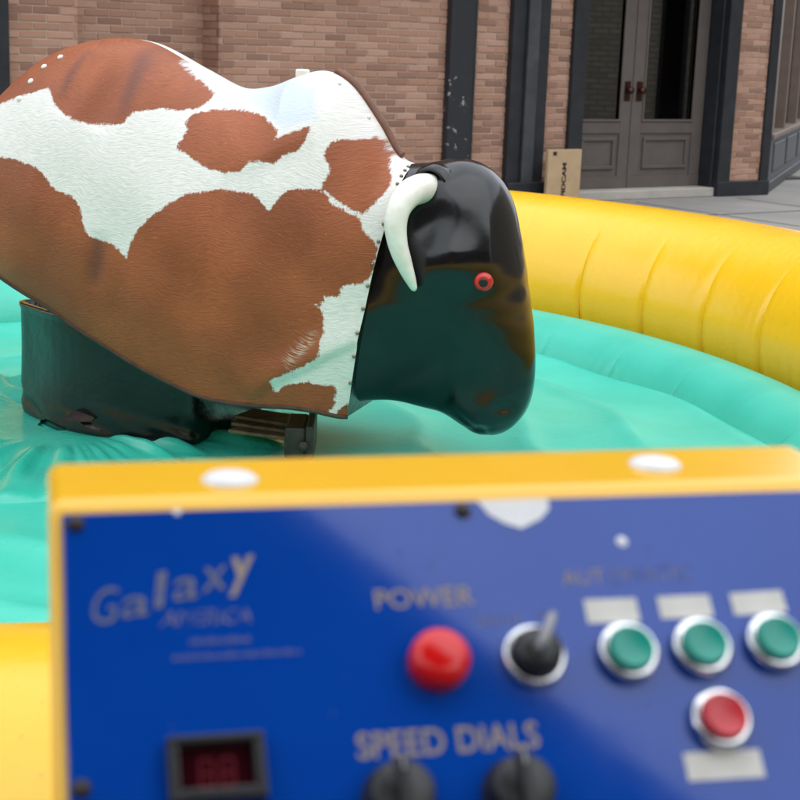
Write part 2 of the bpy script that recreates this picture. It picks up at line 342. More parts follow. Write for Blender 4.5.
# black columns and trim
fbox('column', -8.32, -8.03, -.2, .1, 0, 3.4, M_black, bevel=.01)
def post_piece(name, t0, t1, d0, d1, m): return fbox(name, t0, t1, d0, d1, 0, 3.4, m, bevel=.012)
p = post_piece('post', -3.80, -3.53, -.05, .08, M_post)
post_piece('post_edge', -3.529, -3.48, -.05, .06, M_black)
pl = post_piece('pilaster', -3.06, -2.60, -.1, .07, M_black)
fbox('pilaster_strip', -2.90, -2.76, .07, .11, 0, 3.4, M_black2, bevel=.01)
fbox('pilaster_base', -3.09, -2.57, -.1, .14, 0, .22, M_black, bevel=.01)
fbox('door_casing', -2.27, -2.09, -.3, .05, 0, 3.4, M_black, bevel=.01)
fbox('recess_side', -.145, -.11, -.3, -.02, 0, 3.4, M_black, bevel=.008)
fbox('pier_casing', -.109, .078, -.3, .05, 0, 3.4, M_black, bevel=.01)
fbox('pier_casing', .562, .69, -.2, .05, 0, 3.4, M_black, bevel=.01)
fbox('pier_plinth', -.115, .70, -.2, .065, 0, .16, M_black, bevel=.01)
fbox('doorway_ceiling', -2.1, .6, -1.4, -.05, 2.75, 2.85, M_black)
fbox('transom', -2.09, -.11, -.3, -.19, 2.32, 2.75, M_black)
fbox('interior_wall', -3.5, 3.0, -4.2, -4.1, 0, 3.2, M_inner)
fbox('interior_floor', -3.5, 3.0, -4.1, -1.3, -.01, .02, M_inner)
fbox('roof_overhang', -14, .72, -6, .8, 3.4, 3.6, M_black)
fbox('upper_storey', -14, .70, -6, -.02, 3.6, 9.5, M_brickj)
for i in range(5):
    fw = fbox('upper_window', -12.5+2.7*i, -11.3+2.7*i, -.1, .02, 5.0, 7.2, M_black); fbox('pane', -12.4+2.7*i, -11.4+2.7*i, .02, .025, 5.1, 7.1, M_gloss, fw)
st = fbox('door_step', -2.09, -.12, -1.0, .02, .0, .095, M_step, bevel=.01)
DZ = .10
for t0, t1, hs_ in ((-2.06, -1.215, 1), (-1.205, -.148, -1)):
    D = fbox('door', t0, t1, -0.25, -0.2, DZ, DZ+.12, M_door)           # bottom rail carries the rest of the leaf
    sw_ = .14 if hs_ == 1 else .15
    fbox('stile', t0, t0+sw_, -0.25, -0.201, DZ+.12, 2.32, M_door, D, .004)
    fbox('stile', t1-sw_, t1, -0.25, -0.201, DZ+.12, 2.32, M_door, D, .004)
    fbox('lock_rail', t0+sw_, t1-sw_, -0.25, -0.202, .66, .78, M_door, D, .004)
    fbox('top_rail', t0+sw_, t1-sw_, -0.25, -0.202, 2.18, 2.32, M_door, D, .004)
    fbox('lower_panel', t0+sw_, t1-sw_, -0.245, -0.218, DZ+.12, .66, M_door, D)
    fbox('panel_mould', t0+sw_+.05, t1-sw_-.05, -0.218, -0.196, .585, .62, M_door, D, .006)
    fbox('panel_mould', t0+sw_+.05, t1-sw_-.05, -0.218, -0.196, .295, .33, M_door, D, .006)
    fbox('panel_mould', t0+sw_+.05, t0+sw_+.085, -0.218, -0.197, .33, .585, M_door, D, .006)
    fbox('panel_mould', t1-sw_-.085, t1-sw_-.05, -0.218, -0.197, .33, .585, M_door, D, .006)
    fbox('glazing_bead', t0+sw_, t1-sw_, -0.21, -0.19, .78, .805, M_door, D, .005)
    fbox('glazing_bead', t0+sw_, t0+sw_+.025, -0.21, -0.191, .805, 2.18, M_door, D, .005)
    fbox('glazing_bead', t1-sw_-.025, t1-sw_, -0.21, -0.191, .805, 2.18, M_door, D, .005)
    fbox('pane', t0+sw_, t1-sw_, -0.23, -0.224, .78, 2.18, M_glass, D)
    ht = t1-.07 if hs_ == 1 else t0+.09
    V, F = lathe(fp(ht, -0.2, 1.10), [fe, UZ, fn], [(.012, 0), (.012, .03), (.034, .035), (.04, .05), (.034, .068), (.0, .072)], 16); mesh('handle', V, F, M_brass, D)
    fbox('handle_plate', ht-.04, ht+.04, -0.2, -0.194, .99, 1.19, M_brass, D, .002)
fbox('meeting_strip', -1.214, -1.206, -.26, -.22, .1, 2.32, M_black)
# shop window round the corner, running away from the street
c0 = fp(.69, .02, 0); se = arr(5.41, 21.65, 0)-c0; se[2] = 0; se /= np.linalg.norm(se); sn = arr(se[1], -se[0], 0); SAX = [se, sn, UZ]
def sbox(name, t0, t1, d0, d1, z0, z1, m, parent, bevel=0): return obox(name, c0, SAX, (t0, d0, z0), (t1, d1, z1), m, parent, bevel)
M_slate = Mat('slate_grey_panel', (.06, .065, .075), .5).varied((.05, .055, .064), (.075, .08, .09), 5).m
M_frame = Mat('brown_window_frame', (.17, .12, .10), .5).varied((.15, .105, .085), (.2, .14, .115), 6).m
W = sbox('shop_window', .0, 7, -.25, -.005, 0, .62, M_slate, bld)
sbox('skirting', .0, 7, -.1, .02, 0, .12, M_black, W, .01)
for i in range(4):
    sbox('base_panel', .55+1.6*i, 1.9+1.6*i, -.1, .012, .2, .54, M_slate, W, .02)
sbox('mullion', .0, .42, -.2, .0, .621, 3.4, M_frame, W, .01)
for i in range(1, 5): sbox('mullion', 1.6*i+.05, 1.6*i+.15, -.2, .0, .621, 3.4, M_frame, W, .01)
sbox('window_sill', .0, 7, -.22, .05, .60, .66, M_frame, W, .01)
sbox('pane', .42, 7, -.12, -.11, .66, 3.2, M_glass, W)
sbox('interior_wall', .3, 7, -2.4, -2.3, 0, 3.4, Mat('pale_interior', (.38, .34, .22), .8).varied((.3, .27, .18), (.42, .38, .26), 2).m, W)

sbox('upper_storey', -.3, 12, -5, -.01, 3.4, 9.4, M_brickj, W)

# beige neighbour over the way (seen only in the glass)
nb = thing('neighbour_building', 'beige brick building across the street mirrored in the door glass', 'building', (17, 10, 0))
mm = Mat('beige_brick', (.4, .36, .27), .85); bt = mm.n('ShaderNodeTexBrick'); bt.inputs['Scale'].default_value = 1; bt.inputs['Color1'].default_value = (.56, .51, .41, 1); bt.inputs['Color2'].default_value = (.42, .375, .29, 1); bt.inputs['Mortar'].default_value = (.37, .33, .26, 1)
bt.inputs['Brick Width'].default_value = .30; bt.inputs['Row Height'].default_value = .10; bt.inputs['Mortar Size'].default_value = .02
mp = mm.n('ShaderNodeMapping'); tcx = mm.n('ShaderNodeTexCoord'); mp.inputs['Rotation'].default_value = (rad(90), 0, rad(90)); mm.L.new(tcx.outputs['Object'], mp.inputs[0])
sx = mm.n('ShaderNodeSeparateXYZ'); cx = mm.n('ShaderNodeCombineXYZ'); mm.L.new(tcx.outputs['Object'], sx.inputs[0]); mm.L.new(sx.outputs[1], cx.inputs[0]); mm.L.new(sx.outputs[2], cx.inputs[1]); mm.L.new(cx.outputs[0], bt.inputs[0])
mm.set('Base Color', bt.outputs[0]); M_beige = mm.m
obox('wall', (15, -6, -.02), I3, (0, 0, 0), (8, 34, 9), M_beige, nb)
obox('parapet', (14.85, -6.1, 8.99), I3, (0, 0, 0), (8.2, 34.2, .35), M_step, nb)
for yy, zz, wy, hz2 in ((24, .6, 3.3, 2.4), (14.5, .2, .5, 2.3)):  # narrow one added to put a dark reflection in the right door pane
    wv = obox('window', (14.93, yy, zz), I3, (0, 0, 0), (.08, wy, hz2), M_black, nb); obox('pane', (14.91, yy+.08, zz+.08), I3, (0, 0, 0), (.015, wy-.16, hz2-.16), M_gloss, wv)

rb_ = thing('street_building', 'dark brown building behind the operator mirrored in the bull head', 'building', (-6, -13, 0))
M_dk = Mat('dark_brown_brick', (.09, .06, .05), .85).varied((.07, .05, .042), (.12, .085, .07), 3).m
obox('wall', (-30, -18, -.02), I3, (0, 0, 0), (52, 6, 8.5), M_dk, rb_)
obox('cornice', (-30.2, -18.2, 8.49), I3, (0, 0, 0), (52.4, 6.5, .5), M_step, rb_)
for i in range(8):
    wv = obox('window', (-27+6.2*i, -12.02, 1.0), I3, (0, 0, 0), (2.6, .08, 2.2), M_black, rb_); obox('pane', (-26.9+6.2*i, -11.945, 1.1), I3, (0, 0, 0), (2.4, .015, 2.0), M_gloss, wv)
# cardboard carton leaning by the doors
V = boxv(fp(-2.74, .16, 0), [fe, fn, UZ], (0, .10, 0), (.43, .14, .545))
box_ = mesh('cardboard_carton', V, BOXF, M_card, sm=False, bevel=.006); tag(box_, 'flat tan cardboard carton with black sideways lettering standing by the doors', 'carton')

def text_geo(s, size, bold=0, shear=0, align='LEFT', extrude=.0):
    cu = bpy.data.curves.new('t', 'FONT'); cu.body = s; cu.size = size; cu.shear = shear; cu.align_x = align; cu.offset = bold; cu.extrude = extrude; cu.resolution_u = 4
    o = bpy.data.objects.new('t', cu); COL.objects.link(o); bpy.context.view_layer.update()
    me = bpy.data.meshes.new_from_object(o.evaluated_get(bpy.context.evaluated_depsgraph_get()))
    V = np.array([v.co[:] for v in me.vertices]); F = [tuple(p.vertices) for p in me.polygons]
    bpy.data.objects.remove(o); bpy.data.curves.remove(cu); bpy.data.meshes.remove(me); return V, F
def put_text(name, s, size, o, ux, uy, un, m, parent, bold=0, shear=0, align='LEFT', width=None, lift=.0006):
    V, F = text_geo(s, size, bold, shear, align)
    sx = 1 if width is None else width/(V[:, 0].max()-V[:, 0].min())
    P = [o+ux*v[0]*sx+uy*v[1]+un*lift for v in V]
    return mesh(name, P, F, m, parent, sm=False, recalc=False)
put_text('lettering', 'FIDCAM', .068, fp(-2.74+.235, .30, .085), UZ, -fe, fn, M_ink, box_, bold=.003, width=.33, lift=.002)
obox('handle_hole', fp(-2.74+.06, .301, .49), FAX, (0, 0, 0), (.045, .0025, .035), M_ink, box_)

# ------------------------------------------------------------------ inflatable arena
EC = arr(-.70, 4.0); EA, EB = 2.40, 2.60
arena = thing('inflatable_arena', 'round inflatable arena with yellow tube wall and teal mat around the bull', 'inflatable arena', (EC[0], EC[1], 0))
def ell(th, inset): 
    th = np.asarray(th); a, b = EA, EB
    P = np.stack([EC[0]+a*np.cos(th), EC[1]+b*np.sin(th)], -1); Nn = np.stack([np.cos(th)/a, np.sin(th)/b], -1); Nn /= np.linalg.norm(Nn, axis=-1)[..., None]
    return P-Nn*inset, Nn
tt = np.linspace(0, 2*math.pi, 4001); PP, _ = ell(tt, 0); sl = np.concatenate([[0], np.cumsum(np.linalg.norm(np.diff(PP, axis=0), axis=1))])
def ring_panels(npan, inset, r, zc, m, name, nu=33, nv=44, pinch=.06, wr=.006, phase=0., parent=arena):
    for i in range(npan):
        s = (np.linspace(i, i+1, nu)+phase)/npan*sl[-1] % sl[-1]
        jit = RNG.normal(0, 1, 4)
        uu = np.linspace(-1, 1, nu); th = np.interp(s, sl, tt)
        P, Nn = ell(th, inset); V = np.zeros((nu, nv, 3)); ph = np.linspace(0, 2*math.pi, nv, endpoint=False)
        for j, a in enumerate(ph):          # a=0 inward, pi/2 up
            low = max(0, -math.sin(a)*.5+.55)
            puff = 1-pinch*np.abs(uu)**14*max(0., .95*low-.16)
            wk = wr*1.5*low*low*np.exp(-(1-np.abs(uu))*2.8)*np.sin((1-np.abs(uu))*(19+3*jit[2])+jit[0]*2+2.5*math.sin(a*1.5+jit[1]))*(.55+.45*np.sin(3*uu+jit[3]*3))
            wk += wr*.55*(.5+.5*np.sin(4*uu+jit[1]*4))*np.sin(uu*11*(1+.2*jit[2])+jit[3])*max(0, -math.sin(a)+.25)
            rr = r*puff+wk
            V[:, j, :2] = P-Nn*(rr*math.cos(a))[:, None]; V[:, j, 2] = zc+rr*math.sin(a)+.032*np.maximum(np.sin(th), 0)-.018*np.cos(th)*(np.sin(th) > 0)
        mesh(name, V.reshape(-1, 3), grid_faces(nu, nv, wrapv=True), m, parent, recalc=False)
ring_panels(46, 0, .335, .575, M_yellow, 'wall_panel', pinch=.105, wr=.0062, phase=.40)
ring_panels(46, .0, .31, .275, M_yellow, 'base_panel', nu=7, nv=20, wr=0)
ring_panels(34, (.50), .195, .345, M_green, 'bolster_panel', pinch=.13, wr=.010, phase=.4)
# mat: concentric puffed baffles
nr, na = 90, 240; rr_ = np.linspace(0, 1, nr); aa = np.linspace(0, 2*math.pi, na, endpoint=False)
SEAM = arr(.0, .42, .58, .73, .87, 1.02)
V = np.zeros((nr, na, 3)); hz = np.zeros((nr, na))
for j, a in enumerate(aa):
    wob = .02*math.sin(3*a+1)+.012*math.sin(7*a+.4)+.008*math.sin(13*a)
    q = np.clip(rr_+wob*np.sin(rr_*math.pi), 0, 1.01); i = np.clip(np.searchsorted(SEAM, q, side='right')-1, 0, 4); f = (q-SEAM[i])/(SEAM[i+1]-SEAM[i])
    h = np.where(i == 0, .024*np.clip(q/.42, 0, 1)**9, .024*np.abs(2*f-1)**3.2)
    h += .010*np.sin(5*a+9*q)*smooth(.35, .6, q)+.004*np.sin(17*a-14*q)*smooth(.5, .8, q)
    V[:, j, 0] = EC[0]+1.98*rr_*math.cos(a); V[:, j, 1] = EC[1]+2.18*rr_*math.sin(a); V[:, j, 2] = .42+h
matV = V.copy(); mesh('mat', V.reshape(-1, 3), grid_faces(nr, na, wrapv=True), M_green, arena, recalc=False)
# glossy loose sheet round the pedestal, creased outwards
nr, na = 60, 260; V = np.zeros((nr, na, 3)); rr_ = np.linspace(.12, 1, nr); aa = np.linspace(0, 2*math.pi, na, endpoint=False)
for j, a in enumerate(aa):
    edge_ = 1+.07*math.sin(3*a+.5)+.05*math.sin(5*a+2)+.02*math.sin(11*a)
    cr_ = sum(math.sin(k_*a+p_)*g_ for k_, p_, g_ in ((9, .3, .5), (14, 1.7, .8), (23, 2.2, .7), (37, .9, .5), (51, 4, .3)))
    cr2 = sum(math.sin(k_*a+p_) for k_, p_ in ((7, 2.1), (19, .4), (31, 1.9)))
    h = .012*np.abs(cr_)*smooth(.3, .5, rr_)*(1-.5*smooth(.6, 1, rr_))+.006*cr2*np.sin(rr_*11+a*3)*smooth(.4, .7, rr_)+.008*(1-smooth(.3, .75, rr_))
    h = h*(1-smooth(.9, 1, rr_))
    V[:, j, 0] = -.93+.66*rr_*edge_*math.cos(a); V[:, j, 1] = 4.20+.70*rr_*edge_*math.sin(a); xx, yy = V[:, j, 0], V[:, j, 1]; ea = np.arctan2((yy-EC[1])/2.18, (xx-EC[0])/1.98) % (2*math.pi); er = np.hypot((yy-EC[1])/2.18, (xx-EC[0])/1.98)
    ii, jj = np.clip(er*89, 0, 88).astype(int), (ea/(2*math.pi)*240).astype(int) % 240; fu = np.clip(er*89-ii, 0, 1)
    V[:, j, 2] = np.maximum(matV[ii, jj, 2]*(1-fu)+matV[ii+1, jj, 2]*fu, .40)+.003+np.maximum(h, 0)-.014*smooth(.93, 1, rr_)
mesh('centre_sheet', V.reshape(-1, 3), grid_faces(nr, na, wrapv=True), M_gsheet, arena, recalc=False)

# ------------------------------------------------------------------ pedestal under the bull
ped = thing('bull_pedestal', 'black vinyl skirted pedestal under the bull with timber and steel foot', 'pedestal', (-.75, 4.35, .43))
MZ = .445
plan = [at_z(18, 405, MZ)[:2], at_z(70, 430, MZ)[:2], at_z(193, 442, MZ)[:2], at_z(265, 408, MZ)[:2]]
plan += [plan[3]+(plan[0]-plan[2])*.9+arr(.05, .12), plan[0]+arr(.10, .22)]
PL = np.array(plan); cpl = PL.mean(0)
# rounded closed outline
pts = []; mpl = len(PL)
rds = [.05, .2, .07, .06, .1, .06]
for i in range(mpl):
    p0, p1, p2 = PL[i-1], PL[i], PL[(i+1) % mpl]; a = (p0-p1)/np.linalg.norm(p0-p1); b = (p2-p1)/np.linalg.norm(p2-p1); r = min(rds[i], .45*np.linalg.norm(p0-p1), .45*np.linalg.norm(p2-p1))
    for f in np.linspace(0, 1, 8): pts.append((1-f)**2*(p1+a*r)+2*f*(1-f)*p1+f*f*(p1+b*r))
pts = np.array(pts); dl = np.concatenate([[0], np.cumsum(np.linalg.norm(np.diff(np.vstack([pts, pts[:1]]), axis=0), axis=1))]); cl_ = np.vstack([pts, pts[:1]])
nS, nZ = 240, 44; sS = np.linspace(0, dl[-1], nS, endpoint=False); OX = np.interp(sS, dl, cl_[:, 0]); OY = np.interp(sS, dl, cl_[:, 1])
OUT = np.stack([OX, OY], -1); TAN = np.roll(OUT, -1, 0)-np.roll(OUT, 1, 0); NRM = np.stack([TAN[:, 1], -TAN[:, 0]], -1); NRM /= np.linalg.norm(NRM, axis=1)[:, None]
if np.mean(np.sum(NRM*(OUT-cpl), 1)) < 0: NRM = -NRM
V = np.zeros((nZ, nS, 3)); HS = .305
for k_, f in enumerate(np.linspace(0, 1, nZ)):
    off = -.014*(1-smooth(0, .08, f)) + .005*math.exp(-((f-.2)/.10)**2)*np.sin(sS*21+f*16) + .004*np.sin(sS*7+f*5)*(1-f) + .0035*math.exp(-((f-.12)/.08)**2)*np.sin(sS*43+f*30)
    off = off + (.004 if f > .965 else 0)
    V[k_, :, :2] = OUT+NRM*np.broadcast_to(off, (nS,))[:, None]; V[k_, :, 2] = MZ-.03+(HS+.026)*f+.01*np.sin(sS*5)*f*.4
rim = V[-1].copy(); rim[:, :2] -= NRM*.018; low = rim.copy(); low[:, 2] -= .12
Vv = np.concatenate([V, rim[None], low[None]]).reshape(-1, 3)
F = grid_faces(nZ+2, nS, wrapv=True); skirt = mesh('vinyl_skirt', Vv, F, M_skirt, ped)
mesh('machine_housing', *lathe(arr(cpl[0], cpl[1], MZ-.02), I3, [(.16, 0), (.16, .3), (.1, .34), (.09, .55), (.0, .55)], 24), M_rust, ped)
# timber slats and steel foot beside it
for i in range(3):
    a = at_z(262+i*2, 430-3*i, MZ+.04); b = at_z(301-i*2, 435-3*i, MZ+.04); d = b-a; d[2] = 0; ln = np.linalg.norm(d); d /= ln; q_ = arr(-d[1], d[0], 0)
    a[2] = MZ+.02+.0105*i; obox('timber_slat', a-d*.1, [d, q_, UZ], (0, 0, 0), (ln+.1, .10, .0095), M_wood, ped, .002)
a = at_z(284, 458, MZ); b = at_z(313, 459, MZ); d = b-a; d[2] = 0; ln = np.linalg.norm(d); d /= ln; q_ = arr(-d[1], d[0], 0)
mesh('steel_foot', boxv(a, [d, q_, UZ], (0, 0, -.005), (ln-.02, .16, .082)), BOXF, M_rust, ped, sm=False, bevel=.008)
obox('foot_cap', a+d*(ln-.021), [d, q_, UZ], (0, -.006, -.004), (.022, .17, .088), M_rust, ped, .006)
V, F = lathe(a+d*(ln-.025)+UZ*.036-q_*.008, [d, UZ, -q_], [(.014, 0), (.014, .007), (.009, .01), (0, .01)], 6); mesh('bolt', V, F, M_rust, ped)
fl = at_z(62, 431, MZ); fr_ = at_z(92, 432, MZ)
mesh('cloth_flap', [fl+UZ*.03, fl+arr(.03, .07, .055), fr_+arr(.02, .05, .055), fr_+UZ*.032, fl+UZ*.026, fl+arr(.03, .07, .05), fr_+arr(.02, .05, .05), fr_+UZ*.028], [(0, 1, 2, 3), (4, 5, 6, 7), (0, 1, 5, 4), (1, 2, 6, 5), (2, 3, 7, 6), (3, 0, 4, 7)], M_rust, ped, sm=False)

# ------------------------------------------------------------------ mechanical bull
BO = arr(-.55, 4.18, 0); YAW = rad(17); e1 = arr(math.cos(YAW), -math.sin(YAW), 0); e2 = arr(math.sin(YAW), math.cos(YAW), 0)
def loc(x, y, k=0.):                       # picture point on the plane k metres off the bull's mid-plane -> (s, z)
    p = at_plane(x, y, BO+e2*k, e2); return arr((p-BO) @ e1, p[2])
def wld(s, y, z): return BO+np.multiply.outer(s, e1)+np.multiply.outer(y, e2)+np.multiply.outer(z, UZ)
bull = thing('mechanical_bull', 'mechanical rodeo bull in brown and white cowhide with black glossy head', 'mechanical bull', (*(BO+e1*-.1)[:2], .45))
AMAX = .66*math.pi; HB_ = math.sin(AMAX)**.85
ST = [(-62, 185, -62, 205, .06), (-50, 158, -52, 230, .15), (-30, 133, -30, 254, .21), (0, 109, 0, 277, .26), (25, 82, 48, 308, .30), (60, 54, 100, 343, .33), (105, 39.5, 150, 373, .34), (150, 42, 195, 395, .34), (196, 66, 228, 403, .33),
      (238, 87, 255, 406, .32), (272, 86.5, 284, 407, .31), (302, 76, 302, 409, .30), (326, 71, 314, 411, .285), (352, 86, 326, 414, .27), (379, 124, 335, 416, .25), (397, 155, 341, 417, .235), (416, 165, 347, 417, .22)]
rows = []
for tx, ty, bx, by, wd in ST: rows.append([*loc(tx, ty), *loc(bx, by, -wd*HB_), wd])
NT, NP = 260, 120
R_ = catmull(rows, NT); ph = np.linspace(0, 1, NP)**1.25*AMAX
g_ = (1-np.cos(ph))/(1-math.cos(AMAX)); h_ = np.sin(ph)**.85; h_[0] = 0
SS = R_[:, None, 0]*(1-g_)+R_[:, None, 2]*g_; ZZ = R_[:, None, 1]*(1-g_)+R_[:, None, 3]*g_; YY = R_[:, None, 4]*h_
def pdist(S_, Z_, poly, closed=True):
    P = np.asarray(poly); Q = np.roll(P, -1, 0) if closed else P[1:]; P = P if closed else P[:-1]
    best = np.full(S_.shape, 9.); ins = np.zeros(S_.shape, bool); arc = np.zeros(S_.shape); side = np.zeros(S_.shape); acc = 0.
    for (x0, y0), (x1, y1) in zip(P, Q):
        dx, dy = x1-x0, y1-y0; l2 = dx*dx+dy*dy+1e-12; f = np.clip(((S_-x0)*dx+(Z_-y0)*dy)/l2, 0, 1); d = np.hypot(S_-x0-f*dx, Z_-y0-f*dy)
        m_ = d < best; best = np.where(m_, d, best); arc = np.where(m_, acc+f, arc); side = np.where(m_, np.sign(dx*(Z_-y0)-dy*(S_-x0)), side); acc += 1
        c = ((y0 > Z_) != (y1 > Z_)) & (S_ < (x1-x0)*(Z_-y0)/(y1-y0+1e-12)+x0); ins ^= c
    return best, ins, arc/acc, side
#HIDEDATA patches, folds and scuff in the body's own (length, height) metres
PATCH = [[(-0.5967, 1.2725), (-0.4399, 1.3241), (-0.3809, 1.3394), (-0.3378, 1.3546), (-0.3189, 1.3355), (-0.3059, 1.3163), (-0.2741, 1.2951), (-0.2439, 1.2798), (-0.1926, 1.2692), (-0.1463, 1.2717), (-0.1157, 1.2705), (-0.0962, 1.2789), (-0.0810, 1.3039), (-0.0526, 1.3076), (-0.0268, 1.3155), (0.0177, 1.3120), (0.0603, 1.3157), (0.0747, 1.3264), (0.0808, 1.3407), (0.0829, 1.3530), (0.0433, 1.3762), (-0.0014, 1.4019), (-0.0542, 1.4331), (-0.1577, 1.5482), (-0.3396, 1.5701), (-0.4931, 1.4726), (-0.6325, 1.3217)],
         [(-0.8321, 1.1441), (-0.4546, 1.1716), (-0.4001, 1.1702), (-0.3287, 1.1561), (-0.2979, 1.1342), (-0.2777, 1.1126), (-0.2610, 1.0998), (-0.2171, 1.0931), (-0.1976, 1.0734), (-0.1853, 1.0584), (-0.1747, 1.0195), (-0.1626, 0.9946), (-0.1307, 0.9862), (-0.0939, 0.9781), (-0.0712, 0.9625), (-0.0543, 0.9452), (-0.0458, 0.9837), (-0.0220, 1.0246), (0.0006, 1.0479), (0.0216, 1.0648), (0.0495, 1.0868), (0.0844, 1.1104), (0.1279, 1.1195), (0.1736, 1.1284), (0.2246, 1.1236), (0.2634, 1.1199), (0.2851, 1.1000), (0.3076, 1.0830), (0.3267, 1.1179), (0.3488, 1.1358), (0.3725, 1.1381), (0.4140, 1.1397), (0.4385, 1.1267), (0.4491, 1.1049), (0.4943, 1.0812), (0.5138, 1.0688), (0.5204, 1.0447), (0.5460, 1.0194), (0.5621, 0.9986), (0.5587, 0.9763), (0.5564, 0.9605), (0.5543, 0.9463), (0.5518, 0.9316), (0.5298, 0.9109), (0.5011, 0.9082), (0.4855, 0.9019), (0.4850, 0.8808), (0.4490, 0.8802), (0.4520, 0.8658), (0.4308, 0.8604), (0.4489, 0.8431), (0.4516, 0.8179), (0.4546, 0.7882), (0.4459, 0.7703), (0.4478, 0.7518), (0.4429, 0.7246), (0.4124, 0.7062), (0.3678, 0.6838), (0.3250, 0.6621), (0.3311, 0.6320), (0.3439, 0.6313), (0.3603, 0.6512), (0.4172, 0.6621), (0.4222, 0.6557), (0.4736, 0.6510), (0.4755, 0.6342), (0.4721, 0.5970), (0.4614, 0.5817), (0.4564, 0.5314), (0.1340, 0.4858), (-0.1466, 0.5932), (-0.4664, 0.7426), (-0.8002, 0.8711)],
         [(0.4189, 1.2335), (0.4284, 1.2513), (0.4490, 1.2592), (0.4841, 1.2596), (0.5080, 1.2633), (0.5145, 1.2573), (0.5379, 1.2208), (0.5479, 1.1963), (0.5626, 1.1716), (0.5652, 1.1455), (0.5476, 1.1177), (0.5177, 1.0789), (0.5101, 1.0837), (0.4678, 1.1074), (0.4472, 1.1255), (0.4227, 1.1420), (0.4251, 1.1566), (0.4359, 1.1769), (0.4343, 1.1984), (0.4202, 1.2120)],
         [(0.0437, 1.2213), (0.0531, 1.2433), (0.0597, 1.2632), (0.0510, 1.2836), (0.0593, 1.3036), (0.0826, 1.3098), (0.1104, 1.3165), (0.1710, 1.3177), (0.2399, 1.3069), (0.2757, 1.2896), (0.2990, 1.2745), (0.2985, 1.2565), (0.3408, 1.2757), (0.3762, 1.2890), (0.3770, 1.2756), (0.3721, 1.2534), (0.3592, 1.2313), (0.3292, 1.2203), (0.3025, 1.1951), (0.2698, 1.2005), (0.2372, 1.1974), (0.2155, 1.1715), (0.1766, 1.1680), (0.1368, 1.1740), (0.0964, 1.1921), (0.0652, 1.2121)],
         [(0.4749, 0.5766), (0.4855, 0.5898), (0.5001, 0.5995), (0.5035, 0.5487), (0.4774, 0.5510)]]
FOLDS = [([(0.1670, 1.1779), (0.2485, 1.2073), (0.3210, 1.2470), (0.3873, 1.2919)], 0.011, 0.085, 0.03),
         ([(0.2568, 0.6056), (0.3223, 0.6610), (0.3860, 0.6915), (0.4439, 0.7268), (0.4979, 0.7565), (0.5742, 0.7843)], 0.016, 0.05, 0.012),
         ([(-0.1902, 1.2587), (-0.1640, 1.3423), (-0.1481, 1.4249), (-0.1504, 1.4679)], -0.016, 0.03, 0.05),
         ([(-0.2785, 1.2869), (-0.2590, 1.3630), (-0.2387, 1.4388)], -0.01, 0.025, 0.03),
         ([(-0.1555, 0.8554), (-0.1355, 0.9296), (-0.1288, 1.0064)], -0.008, 0.02, 0.03),
         ([(0.1421, 1.2923), (0.1926, 1.3307), (0.2769, 1.3475)], -0.02, 0.05, 0.05)]
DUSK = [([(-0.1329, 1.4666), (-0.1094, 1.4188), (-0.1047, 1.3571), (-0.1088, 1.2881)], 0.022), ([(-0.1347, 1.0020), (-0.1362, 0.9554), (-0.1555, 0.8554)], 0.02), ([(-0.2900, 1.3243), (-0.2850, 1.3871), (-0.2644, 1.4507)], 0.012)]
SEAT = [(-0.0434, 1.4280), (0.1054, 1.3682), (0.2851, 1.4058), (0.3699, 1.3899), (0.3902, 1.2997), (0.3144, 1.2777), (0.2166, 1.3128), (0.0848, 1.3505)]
SCUFF = [(0.4476, 0.8008), (0.4084, 0.7551), (0.3789, 0.7215), (0.3616, 0.6963)]
# seat fold, brisket fold, soft hollows: relief of the stretched hide
def fold(line, amp, s_above, s_below):
    d, _, arc, side = pdist(SS, ZZ, line, False); tp = np.sin(np.clip(arc, 0, 1)*math.pi)**.6
    return amp*tp*np.where(side > 0, np.exp(-(d/s_above)**2), np.exp(-(d/s_below)**2))
YN = YY.copy()
for ln_, amp, sa, sb in FOLDS: YN = YN+fold(ln_, amp, sa, sb)*smooth(.05, .3, np.broadcast_to(h_, YY.shape))
YN += .0035*np.sin(SS*23+ZZ*9)*np.sin(ZZ*17-SS*6)*h_
def patchval(off=0.):
    best = np.full(SS.shape, -9.)
    for poly in PATCH:
        P = np.asarray(poly); d, ins, _, _ = pdist(SS+off, ZZ, P); best = np.maximum(best, np.where(ins, d, -d))
    return best
pn = patchval(0); pf = patchval(.09)
sd_, _, arc_, _ = pdist(SS, ZZ, SCUFF, False); scf = np.exp(-(sd_/.012)**2)*np.sin(np.clip(arc_, 0, 1)*math.pi)
near = wld(SS, -YN, ZZ); far = wld(SS[:, 1:], YN[:, 1:], ZZ[:, 1:])
V = np.concatenate([near.reshape(-1, 3), far.reshape(-1, 3)]); nn = NT*NP
F = grid_faces(NT, NP)
idx = lambda i, j: i*NP if j == 0 else nn+i*(NP-1)+j-1
F += [(idx(i, j), idx(i, j+1), idx(i+1, j+1), idx(i+1, j)) for i in range(NT-1) for j in range(NP-1)]
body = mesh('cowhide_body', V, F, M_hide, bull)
at = body.data.attributes
def setf(name, v): a = at.new(name, 'FLOAT', 'POINT'); a.data.foreach_set('value', np.ascontiguousarray(v, dtype=np.float32).ravel())
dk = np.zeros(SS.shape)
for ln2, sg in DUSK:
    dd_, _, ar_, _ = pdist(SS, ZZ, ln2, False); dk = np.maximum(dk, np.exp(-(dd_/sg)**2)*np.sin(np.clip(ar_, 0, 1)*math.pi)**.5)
ds_, in_, _, _ = pdist(SS, ZZ, SEAT); seat_ = smooth(-.006, .02, np.where(in_, ds_, -ds_))
